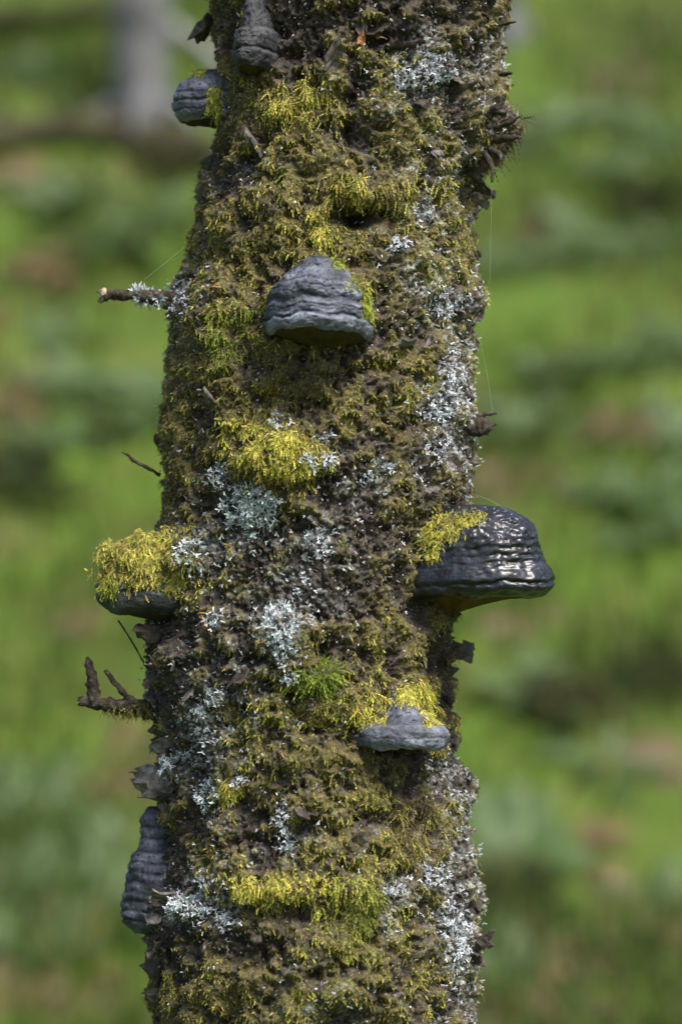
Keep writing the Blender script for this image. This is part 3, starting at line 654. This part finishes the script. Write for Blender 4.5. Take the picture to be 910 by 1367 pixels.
def branch(nm, pts, rad, m, parent=birch, seed=0, **kw):
    V, F, cf = tube(pts, rad, seed=seed, **kw)
    me = bpy.data.meshes.new(nm); me.from_pydata([tuple(v) for v in V], [], [tuple(f) for f in F] + [tuple(f[:3]) for f in cf])
    me.polygons.foreach_set('use_smooth', [True] * len(me.polygons)); me.materials.append(m); me.update()
    return obj(nm, me, parent)
def A(px, py, Y): return at(px, py, Y)
Ys = -0.03
s1 = branch('branch_stub', [A(250,398,Ys), A(222,399,Ys), A(195,395,Ys-.01), A(165,393,Ys-.012), A(140,394,Ys-.014)], [.010, .0075, .0052, .0045, .0044], M_WOOD, seed=3)
branch('broken_end', [A(143,394,Ys-.014), A(136.5,394.5,Ys-.014)], [.0047, .0050], M_CUT, s1, seed=5, sub=4)
s2 = branch('branch_stub', [A(215,948,Ys), A(190,944,Ys-.006), A(160,942,Ys-.01), A(130,939,Ys-.012), A(109,937,Ys-.012)], [.0095, .0075, .0062, .0055, .0034], M_WOOD, seed=7)
branch('side_twig', [A(127,941,Ys-.012), A(124,920,Ys-.014), A(123,900,Ys-.016), A(118,884,Ys-.016), A(117,878,Ys-.016)], [.0058, .0052, .0046, .0034, .0012], M_WOOD, s2, seed=9, rough=.2)
branch('side_twig', [A(182,940,Ys-.01), A(168,929,Ys-.014), A(155,913,Ys-.018), A(142,897,Ys-.02)], [.0034, .0027, .0025, .0024], M_WOOD, s2, seed=11)
branch('thin_twig', [A(214,634,Ys), A(197,624,Ys-.005), A(180,616,Ys-.008), A(172,608,Ys-.008), A(163,604,Ys-.008)], [.0020, .0018, .0013, .0010, .0004], M_WOOD, seed=13, seg=7)
branch('thin_twig', [A(178,616,Ys-.008), A(173,611,Ys-.004), A(171,604,Ys-.003)], [.0010, .0008, .0003], M_WOOD, seed=14, seg=6)
s3 = branch('branch_stub', [A(612,571,Ys), A(634,569,Ys), A(645,570,Ys), A(652,572,Ys)], [.0100, .0085, .0072, .0055], M_WOOD, seed=17)
branch('dry_splinter', [A(636,556,Ys), A(648,553,Ys), A(661,552,Ys)], [.0022, .0022, .0014], M_FLAKE if False else M_WOOD, seed=19, seg=6)
for q, (x0, y0, x1, y1, r_) in enumerate([(652,160,674,126,.0040),(668,172,693,155,.0022),(670,187,692,183,.0030),(655,205,656,243,.0022),(662,200,668,214,.0025),(676,100,683,98,.0018),(650,150,676,150,.003),(676,33,688,29,.0012)]):
    mid = ((x0 + x1) / 2 + 2, (y0 + y1) / 2 - 1)
    branch('dry_splinter', [A(x0 - (8 if x1 > x0 else 0), y0, Ys - .03), A(*mid, Ys - .045), A(x1, y1, Ys - .05)], [r_ * 1.3, r_, r_ * .35], M_WOOD, seed=30 + q, seg=7, rough=.2)
# moss and lichen on the two stubs
def coat(x0, x1, y, Y, r_, n, mk, nm, label, cat, grp):
    xs = rng.uniform(x0, x1, n); a = rng.uniform(0, 2 * math.pi, n)
    yy = np.interp(xs, [x0, x1], y)
    N = np.stack([0 * a, np.cos(a), np.sin(a)], 1); P = at(xs, yy, Y) + N * r_
    if mk == 'l': V, F, c = lobes(P, unit(N + .4 * rng.normal(size=(n, 3))), unit(rng.normal(size=(n, 3)) + N * .6), rng.uniform(.003, .006, n), rng.uniform(.0007, .0013, n), lich_cols(n, .3))
    else: V, F, c = shoots(P, N, rng.uniform(.003, .007, n), rng.uniform(.0005, .0009, n), tint(0.35 + .15 * rng.normal(size=n), n))
    ctr = V.mean(0); obj(nm, mesh(nm, V - ctr, F, M_LICH if mk == 'l' else M_MOSS, True, col=c), loc=tuple(ctr), label=label, cat=cat, group=grp)
coat(176, 186, (393, 393), Ys - .011, .004, 60, 'l', 'lichen', 'tuft of grey lichen wrapped round the broken upper branch', 'lichen', 'lichen patches on the trunk')
coat(186, 216, (394, 398), Ys - .007, .005, 90, 'l', 'lichen', 'thin grey lichen along the broken upper branch towards the bark', 'lichen', 'lichen patches on the trunk')
coat(140, 205, (941, 946), Ys - .008, .0055, 420, 'm', 'moss_cushion', 'short olive moss along the forked dead branch', 'moss', 'moss cushions on the trunk')
# burl of peeling fibres near the top
wt = np.exp(-((PXs - 655) / 22) ** 2 - ((PYs - 185) / 36) ** 2) * area * (TH > 0)
i = pick(wt, 420); l_ = []
add_moss(l_, i, .006, .016, .0005, .0012, 0.0 + .12 * rng.random(len(i)), spread=1.0, lift=0.8)
V, F, c = joined(l_); o = obj('shaggy_burl', mesh('shaggy_burl', V, F, M_MOSS, True, col=c * np.array([.75, .7, .75])), birch, kind='stuff')

# ------------------------------------------------------------------ little loose things
M_LEAF = mat_simple('orange_leaf', [(0.3, (0.22, 0.085, 0.03)), (0.7, (0.42, 0.19, 0.075))], 200, 0.6)
for x, y, s_, lab in [(498,40,.010,'curled orange leaf scrap caught on bark beside the charcoal hoof fungus'),(478,61,.007,'dull orange leaf scrap just under the curled orange one'),(276,843,.008,'small orange leaf shard in the shade under the moss-hooded bracket'),(291,384,.005,'tiny red-brown leaf crumb in moss beside the bell-shaped bracket')]:
    p, n, _ = surf(x, y)
    me = flake_mesh('leaf_scrap', s_, s_ * 1.3, .5, int(x), M_LEAF, 4, 4, .0005)
    put_flake(me, p + n * .004, n, rnd.uniform(-.6, .6), .4, None, 'leaf_scrap')
    o = bpy.data.objects[-1] if False else [k for k in COL.objects if k.name.startswith('leaf_scrap')][-1]
    o['label'] = lab; o['category'] = 'leaf'
o = branch('dry_stalk', [A(158,828,Ys-.02), A(176,856,Ys-.02), A(193,886,Ys-.01), A(208,912,Ys)], [.0007, .0008, .0009, .0009], M_WOOD, None, seed=41, seg=6)
o['label'] = 'thin dark stalk leaning under the moss-hooded bracket'; o['category'] = 'stalk'
kw_ = NT('spider_silk', 0.4, 0.5); kw_.b.inputs['Base Color'].default_value = (0.75, 0.78, 0.8, 1); kw_.b.inputs['Alpha'].default_value = 0.3
for (pts, lab) in [([(656,243),(655,300),(653,380)], 'fine spider thread hanging from the shaggy burl'),([(641,455),(650,500),(657,550)], 'fine spider thread running down to the short brown stump'),
                   ([(634,660),(655,668),(690,690)], 'fine spider thread from the bark to the glossy black bracket'),([(246,330),(222,350),(192,374)], 'fine spider thread above the broken upper branch')]:
    o = branch('spider_thread', [A(x, y, Ys - .06) for x, y in pts], [.00007] * len(pts), kw_.m, None, seed=50, seg=4, rough=0)
    o['label'] = lab; o['category'] = 'thread'

# ------------------------------------------------------------------ the slope: trees, logs, ferns, bracken, dark shade clumps, grass
M_GREYBARK = mat_simple('far_birch_bark', [(0.3, (0.05, 0.048, 0.045)), (0.5, (0.105, 0.105, 0.11)), (0.72, (0.20, 0.20, 0.21))], 5, 0.8, bump=.8, dist=.02)
M_LOG = mat_simple('rotting_log', [(0.3, (0.022, 0.018, 0.011)), (0.5, (0.05, 0.045, 0.02)), (0.68, (0.09, 0.10, 0.028))], 5, 0.9, bump=.8, dist=.02)
M_PALEB = mat_simple('bleached_branch', [(0.3, (0.16, 0.15, 0.15)), (0.7, (0.36, 0.35, 0.36))], 6, 0.8, bump=.6, dist=.01)
def far_tree(px, py, wpx, lab, lean=0.0, seed=1, dark=False):
    p = ground_hit(px, py); s = PX * (p[1] + CAMD) / CAMD; r0 = wpx * s / 2
    e = obj('birch_tree', None, label=lab, cat='tree', group='birches on the slope', loc=tuple(p))
    pts = [(0, 0, -.4), (0, 0, 0.0), (lean * .1, 0, .5), (lean * .4, 0, 2), (lean, .1, 5), (lean * 1.6, .2, 9)]
    V, F, cf = tube(pts, [r0 * 1.4, r0 * 1.12, r0 * 1.0, r0 * .98, r0 * .8, r0 * .3], 18, 12, seed, .12, 5)
    me = mesh('trunk', V, np.concatenate([F, cf]), M_GREYBARK); obj('trunk', me, e)
    for q in range(5):
        a = q * 1.26 + seed; b0 = np.array([lean * .8, .1, 4.2 + q * .8])
        d = np.array([math.cos(a), math.sin(a), .8])
        V, F, cf = tube([b0, b0 + d * .7, b0 + d * 1.3 + np.array([0, 0, .5])], [r0 * .35, r0 * .22, r0 * .08], 8, 6, seed + q, .1, 5)
        obj('limb', mesh('limb', V, np.concatenate([F, cf]), M_GREYBARK), e)
    for q in range(5):
        a = q * 1.26 + .9; d = np.array([math.cos(a), math.sin(a), 0.0])
        V, F, cf = tube([np.array([0, 0, .10]), d * r0 * 1.5 + np.array([0, 0, .08]), d * r0 * 2.6 + np.array([0, 0, -.12])], [r0 * .35, r0 * .28, r0 * .12], 9, 6, seed + q, .15, 5)
        obj('root', mesh('root', V, np.concatenate([F, cf]), M_GREYBARK), e)
    return p
far_tree(188, 168, 74, 'pale grey birch standing on the slope behind a dark rotting log', 0.03, 3)
far_tree(672, 48, 40, 'slim grey birch far up the slope, half hidden by the mossy trunk', -0.05, 8)
def log(px0, py0, px1, py1, rpx, lab, m, nm='fallen_log', lift=0.6, seed=0, cat='log', knots=3):
    a, b = ground_hit(px0, py0), ground_hit(px1, py1); s = PX * ((a[1] + b[1]) / 2 + CAMD) / CAMD; r = rpx * s
    ts = np.linspace(0, 1, 7); pts = []
    for t in ts:
        q = a * (1 - t) + b * t; q[2] = max(q[2], float(ground_z(np.array([q[0]]), np.array([q[1]]))[0])) + r * lift; pts.append(q)
    V, F, cf = tube(pts, np.linspace(r * 1.1, r * .8, 7), 14, 8, seed, .16, 4); c = a.copy()
    e = obj(nm, None, label=lab, cat=cat, loc=tuple(c)); obj('stem', mesh('stem', V - c, np.concatenate([F, cf]), m), e)
    for q in range(knots):
        p = pts[1 + 2 * q % 6] - c; d = np.array([rnd.uniform(-.4, .4), -.5, .8])
        V, F, cf = tube([p, p + d * r * 1.3, p + d * r * 2.2], [r * .3, r * .22, r * .12], 8, 4, q, .1, 6)
        obj('branch_stub', mesh('branch_stub', V, np.concatenate([F, cf]), m), e)
log(-60, 222, 290, 226, 27, 'dark rotting log lying across the slope below the pale grey birch', M_LOG, seed=5)
log(-80, 38, 150, 30, 18, 'log shape filling a dark band far up the slope beyond the pale grey birch', M_LOG, seed=8)  # log shape put in to fill a dark band
log(215, 42, 300, 100, 10, 'bleached bare branch slanting down the slope beside the pale grey birch', M_PALEB, 'fallen_branch', 1.0, 11, 'branch', 1)

# fern fronds, shared meshes
def frond_mesh(nm, m, L=0.62, nseg=11, droop=0.55, seed=0):
    r = np.random.default_rng(seed); V, F = [], []
    for k in range(nseg):
        s0, s1 = k / nseg, (k + .85) / nseg
        def sp(s): return np.array([0, L * s * (1 - .15 * s), L * (0.75 * s - droop * 1.3 * s * s)])
        w = L * .30 * math.sin(math.pi * min(1, s0 * .9 + .12)) ** .8 * (1 - .5 * s0)
        for sg in (-1, 1):
            a, b = sp(s0), sp(s1); t = (a + b) / 2 + np.array([sg * w, L * .05, -w * .25 + r.normal() * .012])
            t2 = (a + b) / 2 + np.array([sg * w * .55, L * .07, -w * .05 + .01])
            i0 = len(V); V += [a, b, t2, t]; F += [(i0, i0 + 1, i0 + 2), (i0, i0 + 2, i0 + 3)]
    return mesh(nm, np.array(V), np.array(F), m, False)
def leafmat(nm, c0, c1, tr=.3, rough=.55, spec=.45):
    k = NT(nm, rough, spec); oi = k.n('ShaderNodeObjectInfo')
    c = k.mix(oi.outputs['Random'], c0, c1); k.color(c); k.translucent(c, tr); return k.m
M_FERN = leafmat('fern_green', (0.068, 0.118, 0.030), (0.10, 0.152, 0.058), .3)
M_BRACK = leafmat('dead_bracken', (0.105, 0.078, 0.032), (0.15, 0.10, 0.042), .2)
M_SHADE = leafmat('shade_clump', (0.032, 0.042, 0.014), (0.06, 0.058, 0.02), .1, .8, .2)  # dark tone that paints the shade of holes in the slope
FR = [frond_mesh('frond', M_FERN, .5 + .07 * q, 11, .45 + .06 * q, q) for q in range(3)]
FB = [frond_mesh('frond', M_BRACK, .45 + .06 * q, 10, .6 + .08 * q, q + 5) for q in range(3)]
def fern(p, s, kind, nfr=8):
    lab, grp, src, nm = (('blue-green fern arching over the grassy slope', 'green ferns on the slope', FR, 'fern'), ('rust-brown dead bracken fern collapsed on the slope', 'dead bracken on the slope', FB, 'bracken'))[kind]
    e = obj(nm, None, label=lab, cat='fern', group=grp, loc=tuple(p)); e.scale = (s, s, s * .62); e.rotation_euler = (rnd.uniform(.35, .7), rnd.uniform(-.2, .2), 0); spin = rnd.uniform(0, 6.28)
    for q in range(nfr):
        f = obj('frond', src[q % 3], e); f.rotation_euler = (rnd.uniform(-.2, .25) - .25 * kind, 0, spin + q * 6.283 / nfr + rnd.uniform(-.3, .3)); f.scale = (rnd.uniform(.8, 1.2),) * 3
G_AT = [(60,575),(115,490),(150,310),(195,290),(70,1070),(30,1060),(120,1150),(160,1215),(40,1180),(185,755),(110,255),(205,520),(20,1250),(90,430),
        (850,150),(885,185),(790,150),(770,335),(840,320),(700,340),(865,450),(800,470),(720,560),(880,560),(690,1120),(665,1085),(870,1190),(735,905),(760,300),(810,1010),(690,1300),(700,160),(850,640),(20,100)]
B_AT = [(20,520),(55,495),(85,340),(100,320),(195,985),(165,1000),(50,1300),(110,1290),(840,80),(815,110),(725,285),(828,545),(745,1340),(850,1240),(700,1210),(800,1180),(880,1340),(770,1100),(60,215),(720,820),(905,1000),(130,820),(690,620),(700,1330),(680,1355),(665,1290),(820,1290),(870,1290),(90,1210),(30,1340),(130,1345),(160,1060),(740,1250),(110,1090),(790,1340)]
for x, y in G_AT:
    for q in range(2): fern(ground_hit(x + rnd.uniform(-30, 30), y + 14 + rnd.uniform(-12, 16)), rnd.uniform(.4, .62), 0, 6)
for x, y in B_AT: fern(ground_hit(x, y + 18), rnd.uniform(.4, .65), 1)
for q in range(60):
    y = rnd.uniform(5.5, 16); hw = 1.5 + (y + 2.5) * .38; x = rnd.uniform(-hw, hw)
    p = np.array([x, y, float(ground_z(np.array([x]), np.array([y]))[0])]); fern(p, rnd.uniform(.35, .6), int(rnd.random() < .4))
# dark clumps of small sprigs, added to imitate shaded holes in the slope
def shade_clump_mesh(seed):
    r = np.random.default_rng(seed); n = 260
    d = unit(r.normal(size=(n, 3)) * np.array([1, 1, .8]) + np.array([0, 0, .45])); d[:, 2] = np.abs(d[:, 2])
    P = d * np.array([.26, .26, .20]) * r.uniform(.35, 1.05, (n, 1)); t = unit(r.normal(size=(n, 3)) + d)
    sd = unit(np.cross(t, r.normal(size=(n, 3)))); l = r.uniform(.05, .11, (n, 1)); w = .012
    V = np.stack([P - sd * w, P + sd * w, P + t * l], 1).reshape(-1, 3)
    return mesh('shade_clump', V, np.arange(3 * n).reshape(-1, 3), M_SHADE, False)
HM = [shade_clump_mesh(q) for q in range(3)]
for q, (x, y, s_) in enumerate([(25,640,1.1),(60,660,.9),(235,215,1.0),(215,225,.8),(870,890,1.0),(890,910,.8),(765,945,1.0),(755,925,.8),(668,1210,1.1),(680,1180,.8),(890,275,1.2),(860,260,.8),(150,570,.6),(835,255,.7),(740,480,.5),(845,1275,.6)]):
    o = obj('shade_clump', HM[q % 3], label='dark clump standing in for a shaded hole in the grassy slope', cat='shrub', group='dark clumps imitating shade on the slope', loc=tuple(ground_hit(x, y + 14)))
    o.scale = (s_ * .8, s_ * .8, s_ * .8); o.rotation_euler = (0, 0, q)
# grass
n = 105000
yy = rng.uniform(3.0, 19, n); xx = rng.uniform(-1, 1, n) * (1.5 + (yy + 2.5) * .38)
P = np.stack([xx, yy, ground_z(xx, yy)], 1); gcl = fbm(np.stack([xx, yy, 0 * xx], 1), .8, 3, 60); keep = gcl + .35 * rng.normal(size=n) > -.28
P, gcl = P[keep], gcl[keep]; n = len(P); h = rng.uniform(.06, .20, n)[:, None] * (1 + .5 * gcl[:, None]); a = rng.uniform(0, 6.283, n)
sd = np.stack([np.cos(a), np.sin(a), 0 * a], 1) * rng.uniform(.004, .009, (n, 1)); ln = np.stack([rng.normal(size=n), rng.normal(size=n), 0 * a], 1) * .4
V = np.stack([P - sd, P + sd, P + (ln * .35 + [0, 0, .6]) * h - sd * .8, P + (ln * .35 + [0, 0, .6]) * h + sd * .8, P + (ln + [0, 0, .95]) * h], 1)
f = np.array([(0, 1, 3), (0, 3, 2), (2, 3, 4)]); F = ((np.arange(n) * 5)[:, None, None] + f[None]).reshape(-1, 3)
gc = np.where(rng.random((n, 1)) < .10 + .12 * (gcl[:, None] < 0), np.array([0.13, 0.115, 0.038]), np.array([0.060, 0.106, 0.012])) * (0.7 + .6 * rng.random((n, 1)))
M_GRASS = mat_attr('grass_blades', .6, .3, .35, 3.0, .3)
obj('grass', mesh('grass', V.reshape(-1, 3), F, M_GRASS, False, col=np.repeat(gc, 5, 0)), kind='stuff', label='short green and straw grass covering the slope', cat='grass')
